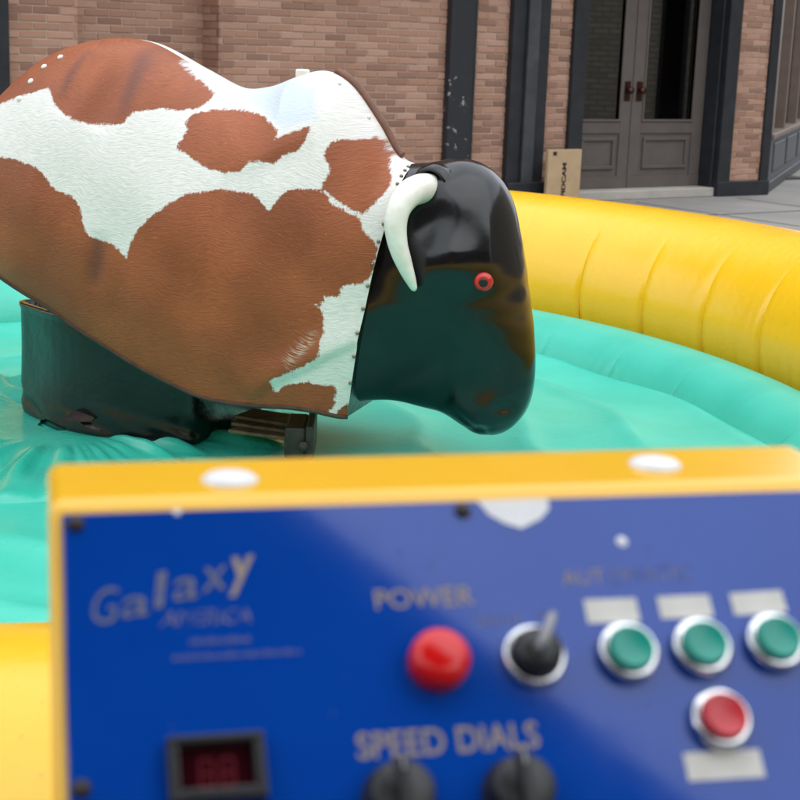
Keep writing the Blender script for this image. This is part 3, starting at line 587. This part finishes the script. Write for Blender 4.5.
setf('seat', np.concatenate([seat_.ravel(), seat_[:, 1:].ravel()]))
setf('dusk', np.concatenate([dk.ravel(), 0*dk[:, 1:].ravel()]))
setf('patch', np.concatenate([pn.ravel(), pf[:, 1:].ravel()])); setf('scuff', np.concatenate([scf.ravel(), 0*scf[:, 1:].ravel()]))
uv = np.concatenate([np.stack([SS, ZZ, 0*SS], -1).reshape(-1, 3), np.stack([SS[:, 1:]+3, ZZ[:, 1:], 0*SS[:, 1:]], -1).reshape(-1, 3)])
a = at.new('sz', 'FLOAT_VECTOR', 'POINT'); a.data.foreach_set('vector', uv.astype(np.float32).ravel())
# rolled dark edge along the rims and a closed underside
ln_, lf_ = near[:, -1], far[:, -1]
for side_pts in (ln_, lf_):
    V, F = tube(side_pts[::3], .006, 8); mesh('hide_edge', V, F, M_liner, bull)
V = np.concatenate([ln_+UZ*.012, (ln_*.6+lf_*.4)+UZ*.10, (ln_*.4+lf_*.6)+UZ*.10, lf_+UZ*.012]).reshape(4, NT, 3)
mesh('belly_liner', V.reshape(-1, 3), grid_faces(4, NT), M_liner, bull)
for e_ in (0, NT-1):
    V = np.concatenate([near[e_], far[e_][::-1]]); o = mesh('end_liner', V, [tuple(range(len(V)))], M_skirt, bull, sm=False)
# studs
def stud(p, n, r, m, hgt=.004, parent=body, name='stud'):
    n = np.asarray(n, float); n /= np.linalg.norm(n); t = np.cross(n, arr(.2, .3, .9)); t /= np.linalg.norm(t)
    V, F = lathe(p, [t, np.cross(n, t), n], [(r, -.002), (r, hgt*.4), (r*.7, hgt*.85), (r*.01, hgt)], 10); return mesh(name, V, F, m, parent)
pxn = proj(near)
def surf_at(x, y):
    i = np.argmin(((pxn-arr(x, y))**2).sum(-1)); i, j = np.unravel_index(i, pxn.shape[:2]); i = min(max(i, 1), NT-2); j = min(max(j, 1), NP-2)
    n = np.cross(near[i+1, j]-near[i-1, j], near[i, j+1]-near[i, j-1]); n /= np.linalg.norm(n)
    if np.dot(n, CP-near[i, j]) < 0: n = -n
    return near[i, j], n
for x, y in ((60, 57), (44.5, 67), (31, 81), (19, 98)):
    p_, n_ = surf_at(x, y); stud(p_, n_, .0085, M_studw, .006)
for x, y in ((339, 84), (368, 117)):
    p_, n_ = surf_at(x, y); stud(p_, n_, .006, M_studw, .006)
for f in np.linspace(.12, .97, 15):
    j = int(f*(NP-1)); i = NT-4; n = -e2*.8+e1*.3; stud(near[i, j]-e2*.002, n, .0048, M_studg, .004)
p_, _ = surf_at(298, 78); obox('strap_loop', p_+e2*.03, [e1, e2, UZ], (-.016, -.01, -.02), (.018, .012, .022), M_studw, body, .005)
# welt down the front of the shoulder
iw = [int(i) for i in np.linspace(np.argmin(np.abs(proj(near[:, 0])[:, 0]-334)), NT-14, 30)]
V, F = tube(np.array([far[i, 4] for i in iw])+UZ*.004, .013, 8); mesh('shoulder_welt', V, F, Mat('brown_leather_welt', (.13, .05, .022), .5).varied((.1, .036, .016), (.17, .065, .03), 30).m, body)

# head: polar shell either side of the mid-plane
HS_ = [(325, 190), (362, 172), (398, 165), (418, 164), (434, 163), (448, 159), (462, 158), (478, 161), (493, 171), (504, 186), (512, 205), (517, 230), (522, 257), (526, 285), (530, 312), (533, 342), (534, 370), (532, 394), (526, 412), (516, 425), (504, 432.5), (490, 436), (477, 433), (466, 426), (456, 417.5), (445, 411.5), (430, 407.5), (412, 402.5), (394, 397), (376, 394.5), (358, 394), (320, 392), (285, 375), (270, 320), (285, 240)]
HC = loc(446, 300)
HP = np.array([loc(*p) for p in HS_]); d = HP-HC; th = np.unwrap(np.arctan2(d[:, 1], d[:, 0])); rd = np.hypot(d[:, 0], d[:, 1])
if th[-1] < th[0]: th, rd = th[::-1], rd[::-1]
NA, NRr = 300, 90
# smooth closed radius function
T3 = np.concatenate([th-2*math.pi, th, th+2*math.pi]); R3 = np.concatenate([rd]*3); tha = np.linspace(th[0], th[0]+2*math.pi, NA, endpoint=False)
Rb = np.interp(tha, T3, R3)
for _ in range(22): Rb = .25*np.roll(Rb, 1)+.5*Rb+.25*np.roll(Rb, -1)
rho = np.sin(np.linspace(0, 1, NRr)*math.pi/2)
HSx = HC[0]+np.outer(rho, Rb*np.cos(tha)); HZz = HC[1]+np.outer(rho, Rb*np.sin(tha))
def G(x, y, sx, sy=None, rot=0):
    c = loc(x, y); sx /= 370.; sy = sx if sy is None else sy/370.; a = rad(rot); du, dv = HSx-c[0], HZz-c[1]
    u_, v_ = du*math.cos(a)+dv*math.sin(a), -du*math.sin(a)+dv*math.cos(a); return np.exp(-(u_/sx)**2-(v_/sy)**2)
zt, zb = loc(460, 158)[1], loc(490, 438)[1]; fz = (HZz-zb)/(zt-zb)
Wd = np.interp(fz, [0, .12, .3, .5, .7, .88, 1], [.115, .128, .142, .168, .185, .182, .17])
bk = smooth(loc(430, 300)[0], loc(350, 300)[0], HSx); Wd = Wd*(1-bk)+np.maximum(Wd, .222-.05*smooth(.45, .75, fz))*bk
nexp = 2.15+1.7*smooth(loc(415, 300)[0], loc(365, 300)[0], HSx)*(1-smooth(.30, .55, fz)); hh = Wd*np.maximum(1-rho[:, None]**nexp, 0)**(1/nexp)
hh = hh*(1-.09*smooth(loc(455, 300)[0], loc(520, 300)[0], HSx)*smooth(.15, .3, fz)*(1-smooth(.55, .8, fz)))   # bridge of the nose narrows
hh += .013*G(474, 258, 42, 22, -8) - .003*G(486, 288, 22, 20) + .010*G(408, 320, 40, 60) - .010*G(424, 368, 34, 10, 40)   # brow, socket, cheek
hh += .030*G(494, 410, 28, 20) - .006*G(468, 388, 16, 34, -20) - .014*G(512, 402, 8, 6) - .006*G(478, 418, 16, 3.5, -38) - .008*G(480, 424, 22, 4, 12)     # muzzle, mouth, nostril
hh += .014*G(424, 196, 20, 24) - .012*G(446, 222, 20, 26) + .008*G(470, 190, 36, 20)                                        # horn boss, temple
hh += .006*G(503, 225, 10, 55, 8) - .004*G(484, 228, 14, 46, 8) + .008*G(455, 180, 16, 14) - .009*G(489, 428, 3.5, 9) + .007*G(476, 424, 9, 8) + .006*G(503, 424, 9, 8) - .012*G(452, 392, 8, 22, -35)
hh += .0010*np.sin(HSx*30+HZz*17)*np.sin(HZz*33-HSx*12+1)*(1-rho[:, None])
hh = np.where(rho[:, None] >= .9999, 0, np.maximum(hh, 0))
hn, hf = wld(HSx, -hh, HZz), wld(HSx, hh, HZz)
V = np.concatenate([hn.reshape(-1, 3), hf[:-1].reshape(-1, 3)]); n0 = NRr*NA
F = grid_faces(NRr, NA, wrapv=True)
hid = lambda i, j: (n0+i*NA+j % NA) if i < NRr-1 else (i*NA+j % NA)
F += [(hid(i, j), hid(i, j+1), hid(i+1, j+1), hid(i+1, j)) for i in range(NRr-1) for j in range(NA)]
head = mesh('head', V, F, M_head, bull)
hpx = proj(hn)
def head_at(x, y):
    i = np.argmin(((hpx-arr(x, y))**2).sum(-1)); i, j = np.unravel_index(i, hpx.shape[:2]); return hn[i, j]
def mirror(P): P = np.asarray(P); k_ = (P-BO) @ e2; return P-2*np.multiply.outer(k_, e2)
ep = head_at(484, 282)
for M_ in (lambda p: p, mirror):
    nrm = M_(ep-e2)-M_(ep); nrm = nrm+e1*.22; nrm /= np.linalg.norm(nrm); t_ = np.cross(nrm, UZ); t_ /= np.linalg.norm(t_); b_ = np.cross(nrm, t_); E0 = M_(ep)+nrm*.007
    V, F = lathe(E0-nrm*.006, [t_, b_, nrm], [(.0235, 0), (.0245, .006), (.022, .012), (.017, .016), (.012, .0175), (.0095, .0165), (.0001, .0165)], 28); mesh('eye', V, F, M_eye, head)
    V, F = lathe(E0-nrm*.006, [t_, b_, nrm], [(.0115, .0158), (.011, .0182), (.007, .0195), (.0001, .020)], 20); mesh('pupil', V, F, M_pupil, head)
    # horn
    hb = head_at(428, 192)
    def off(x, y, k_): p = loc(x, y, -k_); return wld(arr(p[0]), arr(-k_), arr(p[1]))
    kb = abs((hb-BO) @ e2)
    pts = [off(430, 189, kb-.045), off(420, 189, kb+.005), off(409, 194, kb+.05), off(399, 207, kb+.085), off(395.5, 224, kb+.10), off(398, 245, kb+.10), off(405, 266, kb+.092), off(411, 281, kb+.083), off(415, 291, kb+.075)]
    HPth = catmull([M_(p.reshape(3)) for p in pts], 46); rr = np.interp(np.linspace(0, 1, 46), [0, .1, .3, .5, .7, .88, .97, 1], [.038, .038, .0335, .0285, .0220, .0130, .0075, .002])
    V, F = tube(HPth, rr, 24); mesh('horn', V, F, M_horn, head)
    C0 = M_(off(423, 190, kb+.0).reshape(3)); ax = HPth[8]-HPth[1]; ax /= np.linalg.norm(ax); t_ = np.cross(ax, UZ); t_ /= np.linalg.norm(t_)
    V, F = lathe(C0-ax*.03, [t_, np.cross(ax, t_), ax], [(.066, -.03), (.062, -.012), (.056, .0), (.050, .006), (.046, .004), (.045, -.02)], 32); mesh('horn_collar', V, F, M_head, head)

# ------------------------------------------------------------------ control console
ps, ta = rad(13.3), rad(44)
cu_ = arr(math.cos(ps), math.sin(ps), 0); cv_ = arr(math.sin(ta)*math.sin(ps), -math.sin(ta)*math.cos(ps), -math.cos(ta)); cn_ = arr(.1655, -.7, .6947); cn_ /= np.linalg.norm(cn_)
cw_ = arr(-math.sin(ps), math.cos(ps), 0)
P0 = arr(-.1582, .7026, 1.2758)
con = thing('control_console', 'yellow control console with blue button plate standing in front of the arena', 'control panel', (*(P0+cu_*.195)[:2], 0))
def pl_(a, b, c=0.): return P0+cu_*a+cv_*b+cn_*c
CW = (-.0065, .418)
# casing: side profile with a rolled front edge, swept across, ends rounded
q0 = P0+cv_*-.0085+cn_*-.0025; q1 = P0+cv_*.262+cn_*-.0025; zlow = q1[2]-.03
RR = .0145; TL = RR*math.tan((math.pi/2-math.asin(cn_[2]))/2); aS = q0+cv_*TL; aC = aS-cn_*RR; el0 = math.asin(cn_[2]); hz_ = -cw_
prof = [aC+RR*(hz_*math.cos(t)+UZ*math.sin(t)) for t in np.linspace(el0, math.pi/2, 12)]
bk_ = prof[-1]+cw_*.060; prof += [bk_+RR*.5*(cw_*math.sin(t)+UZ*(math.cos(t)-1)) for t in np.linspace(0, math.pi/2, 7)]
lowb = prof[-1].copy(); lowb[2] = zlow; lowf = q1.copy(); lowf[2] = zlow; prof += [lowb, lowf, q1]
prof = np.array(prof); p2 = np.stack([(prof-P0) @ cw_, prof[:, 2]], -1); nx = np.roll(p2, -1, 0)-np.roll(p2, 1, 0); nx = np.stack([-nx[:, 1], nx[:, 0]], -1); nx /= np.linalg.norm(nx, axis=1)[:, None]
if np.mean(np.sum(nx*(p2-p2.mean(0)), 1)) < 0: nx = -nx
n3 = np.outer(nx[:, 0], cw_)+np.outer(nx[:, 1], UZ); RE = .007; secs = []
secs = []
for t in np.linspace(0, math.pi/2, 7): secs.append(prof+cu_*(CW[0]+RE*(1-math.sin(t)))-n3*RE*(1-math.sin(t+0)) if False else prof+cu_*(CW[0]+RE*(1-math.sin(t)))-n3*RE*(1-math.cos(math.pi/2-t)) )
for t in np.linspace(math.pi/2, 0, 7): secs.append(prof+cu_*(CW[1]-RE*(1-math.sin(t)))-n3*RE*(1-math.cos(math.pi/2-t)))
secs = []
for t in np.linspace(0, math.pi/2, 7): secs.append(prof+cu_*(CW[0]+RE*(1-math.cos(t)))-n3*RE*(1-math.sin(t)))
for t in np.linspace(math.pi/2, 0, 7): secs.append(prof+cu_*(CW[1]-RE*(1-math.cos(t)))-n3*RE*(1-math.sin(t)))
npf = len(prof); V = np.concatenate(secs); F = grid_faces(14, npf, wrapv=True)+[tuple(range(npf)), tuple(range(13*npf, 14*npf))]
case = mesh('casing', V, F, M_case, con, sm=False)
plate = obox('face_plate', P0, [cu_, cv_, cn_], (0, 0, -.004), (.4115, .25, .0015), M_plate, con, .0008, 1)
cm = P0+cu_*.192+cw_*.02
mesh('stand_post', *lathe(arr(cm[0], cm[1], .015), I3, [(.03, 0), (.03, zlow-.01)], 20), M_steel, con)
mesh('stand_base', *lathe(arr(cm[0], cm[1], 0), I3, [(.17, 0), (.17, .012), (.15, .02), (.03, .03), (.03, .04)], 32), M_steel, con)
PAX = [cu_, cv_, cn_]; PB = .0015
def lat(name, a, b, prof, m, parent=plate, n=40): V, F = lathe(pl_(a, b, PB), PAX, prof, n); return mesh(name, V, F, m, parent)
for a, b in ((.0062, .0058), (.0056, .133), (.1956, .0056)):
    s_ = lat('screw', a, b, [(.0042, -.001), (.0042, .0008), (.003, .0022), (.0001, .0026)], M_rust, n=20)
# domed caps on the top face
for x, y in ((230, 480), (655, 465)):
    p_ = at_z(x, y, prof[11][2]); V, F = lathe(p_-UZ*.001, [cu_, cw_, UZ], [(.0145, 0), (.0145, .0016), (.012, .0036), (.007, .005), (.0001, .0056)], 32); mesh('cap', V, F, M_stick, case)
for a, b, m in ((.2654, .0858, M_btng), (.3036, .0854, M_btng), (.3427, .0848, M_btng), (.3045, .1222, M_btnr)):
    bz = lat('button', a, b, [(.0152, -.001), (.0152, .004), (.0145, .0062), (.0118, .0072), (.0112, .0066), (.0112, .004)], M_chrome, con)
    lat('button_cap', a, b, [(.0111, .0), (.0111, .0098), (.0104, .0110), (.0096, .0108), (.007, .0100), (.003, .0096), (.0001, .0095)], m, bz)
lat('power_button', .1708, .0855, [(.0142, -.001), (.0145, .006), (.0140, .0105), (.0118, .0135), (.006, .0148), (.0001, .015)], M_dome, con)
sel = lat('selector_switch', .2183, .0850, [(.0158, -.001), (.0158, .003), (.0148, .0052), (.0118, .0058), (.0116, .003)], M_chrome, con)
lat('selector_knob', .2183, .0855, [(.0114, .0), (.0114, .0125), (.0104, .0145), (.0001, .0148)], M_plast, sel)
la = pl_(.2175, .0865, .0195); lb = pl_(.2262, .0700, .0195); dd = lb-la; dd /= np.linalg.norm(dd)
mesh('selector_lever', *tube([la-cn_*.006, la, la+dd*.004, lb-dd*.003, lb], [.0030, .0030, .0028, .0025, .0018], 14), M_steel, sel)
for a, b in ((.1436, .1485), (.1990, .1500)):
    V, n_ = [], 60; prof = [(.0166, -.001), (.0168, .003), (.0152, .0055), (.0145, .0150), (.0132, .0165), (.0001, .0165)]
    for r, h in prof:
        for k_ in range(n_): t = 2*math.pi*k_/n_; r2 = r*(1-.035*(k_ % 3 == 0)*(r < .016)); V.append(pl_(a, b, PB)+cu_*r2*math.cos(t)+cv_*r2*math.sin(t)+cn_*h)
    F = grid_faces(len(prof), n_, wrapv=True)+[tuple(range(n_))]; kb_ = mesh('speed_dial', V, F, M_plast, con)
    obox('pointer_bar', pl_(a, b, PB+.016), PAX, (-.0028, -.0145, -.001), (.0028, .0145, .005), M_plast, kb_, .001)
    obox('pointer_mark', pl_(a, b, PB+.0211), PAX, (-.0006, -.0142, -.0002), (.0006, -.008, .0003), M_steel, kb_)
# digital read-out
ds = obox('display', pl_(.0640, .131, PB), PAX, (-.0215, -.0165, -.001), (.0215, -.0125, .008), M_plast, con, .001)
obox('bezel_side', pl_(.0640, .131, PB), PAX, (-.0215, -.0124, -.001), (-.0165, .013, .0079), M_plast, ds, .001)
obox('bezel_side', pl_(.0640, .131, PB), PAX, (.0165, -.0124, -.001), (.0215, .013, .0079), M_plast, ds, .001)
obox('bezel_bottom', pl_(.0640, .131, PB), PAX, (-.0164, .0075, -.001), (.0164, .0129, .0078), M_plast, ds, .001)
obox('screen', pl_(.0640, .131, PB), PAX, (-.0165, -.0125, .0), (.0165, .0075, .0012), M_disp, ds)
for x in (-.0075, .002):
    for (u0, v0, u1, v1) in ((0, -.0075, .006, -.0064), (0, -.0008, .006, .0003), (0, .005, .006, .0061), (-.0003, -.0062, .0008, -.001), (.0052, -.0062, .0063, -.001), (-.0003, .0005, .0008, .0048), (.0052, .0005, .0063, .0048)):
        obox('segment', pl_(.0640+x, .131, PB), PAX, (u0, v0, .0012), (u1, v1, .0015), M_seg, ds)
# labels, sticker, print
def quad(name, a, b, wa, hb, m, rot=0.): 
    r = rad(rot); U2 = cu_*math.cos(r)+cv_*math.sin(r); V2 = cv_*math.cos(r)-cu_*math.sin(r)
    return obox(name, pl_(a, b, PB), [U2, V2, cn_], (-wa/2, -hb/2, 0), (wa/2, hb/2, .0004), m, plate)
quad('paper_label', .2627, .0629, .027, .0125, M_paper, 1); quad('paper_label', .3013, .0627, .0275, .0118, M_paper, .5); quad('paper_label', .3407, .0625, .0285, .0118, M_paper, -1)
quad('paper_label', .3020, .1434, .0385, .0135, M_paper, 1)
sh = [(-.0185, .0004), (.0185, .0004), (.0183, .006), (.013, .0115), (.002, .0165), (-.006, .0135), (-.0135, .0085)]
V = [pl_(.2225+a, b, PB+.0004) for a, b in sh]+[pl_(.2225+a, b, PB-.0005) for a, b in sh]; k7 = len(sh)
mesh('white_sticker', V, [tuple(range(k7)), tuple(range(2*k7-1, k7-1, -1))]+[(i, (i+1) % k7, k7+(i+1) % k7, k7+i) for i in range(k7)], M_stick, plate, sm=False)
lat('paint_chip', .2758, .0259, [(.0032, 0), (.0028, .0003), (.0001, .0003)], M_stick, n=9)
lat('paint_chip', .054, .0012, [(.002, 0), (.0018, .0003), (.0001, .0003)], M_stick, n=7)
def ptext(name, s, a, b, size, m, **kw): return put_text(name, s, size, pl_(a, b, PB), cu_, -cv_, cn_, m, plate, lift=.0003, **kw)
CAPK = 1/.69
for ch, a, b, wl, hl, bold in (('G', .0112, .0580, .0115, .0178, -.0001), ('a', .0250, .0552, .0130, .0102, 0), ('l', .0405, .0508, .0042, .0180, 0), ('a', .0492, .0478, .0118, .0112, 0), ('x', .0632, .0436, .0112, .0120, 0), ('y', .0752, .0468, .0108, .0200, .0004)):
    V, F = text_geo(ch, .02, bold, .0); V = (V-V.min(0))/np.maximum(V.max(0)-V.min(0), 1e-9); V[:, 0] = V[:, 0]*wl+V[:, 1]*hl*.16; V[:, 1] *= hl
    mesh('letter', [pl_(a+v[0], b-v[1]-v[0]*.12, PB+.0003) for v in V], F, M_print if ch == 'y' else M_dim, plate, sm=False, recalc=False)
ptext('lettering', 'AMERICA', .043, .0597, .0072*CAPK, M_fade, shear=.3, width=.042)
ptext('lettering', 'POWER', .1442, .0562, .0098*CAPK, M_print, bold=.0001, width=.0488)
ptext('lettering', 'SPEED DIALS', .1275, .1285, .0120*CAPK, M_print, bold=.0002, width=.0862)
ptext('lettering', 'AUT', .2405, .0483, .0080*CAPK, M_print, bold=-.0001, width=.022); ptext('lettering', 'OMATIC', .2640, .0483, .0080*CAPK, M_fade, width=.044)
for i in range(14): lat('speck', random.uniform(.02, .37), random.uniform(.01, .14), [(random.uniform(.0005, .0012), 0), (.0005, .0002), (.0001, .0002)], random.choice((M_rust, M_fade, M_fade)), n=7)
def smudges(a0, a1, b, hgt, m, n):
    for i in range(n):
        a = a0+(a1-a0)*i/n; obox('worn_mark', pl_(a, b, PB), PAX, (0, -hgt*random.uniform(.6, 1), 0), ((a1-a0)/n*random.uniform(.45, .75), 0, .0003), m, plate)
smudges(.0562, .0845, .0692, .0030, M_fade, 12); smudges(.0480, .1080, .0765, .0028, M_fade, 24); smudges(.1945, .2165, .0665, .0045, M_fade, 7); smudges(.224, .231, .0650, .0045, M_fade, 2)

# ------------------------------------------------------------------ unseen canopy behind the camera, edge laid out for the plate's dark reflection
ten = thing('unseen_canopy', 'unseen dark canopy over the operator added for the reflection in the console plate', 'canopy', (.1, -.45, 0))
E0_, E1_ = arr(-.55, .672, 2.92), arr(1.43, -.283, 2.92); te = E1_-E0_; te /= np.linalg.norm(te); tb = arr(te[1], -te[0], 0)
if tb[1] > 0: tb = -tb
LW, LD = 2.2, 1.5; cs_ = [E0_, E0_+te*LW, E0_+te*LW+tb*LD, E0_+tb*LD]; apex = sum(cs_)/4+UZ*.35
top = [c for c in cs_]+[apex]; V = top+[p-UZ*.01 for p in top]
mesh('roof_cloth', V, [(0, 1, 4), (1, 2, 4), (2, 3, 4), (3, 0, 4), (6, 5, 9), (7, 6, 9), (8, 7, 9), (5, 8, 9), (0, 1, 6, 5), (1, 2, 7, 6), (2, 3, 8, 7), (3, 0, 5, 8)], M_tent, ten, sm=False)
for i in range(4):
    a, b = cs_[i], cs_[(i+1) % 4]; d = b-a; ln = np.linalg.norm(d); d /= ln
    obox('valance', a, [d, np.cross(d, UZ), UZ], (0, -.004, -.22), (ln, .004, -.005), M_tent, ten)
    obox('leg', a+(sum(cs_)/4-a)*.02, [d, np.cross(d, UZ), UZ], (-.02, -.02, -2.92), (.02, .02, -.02), M_steel, ten)
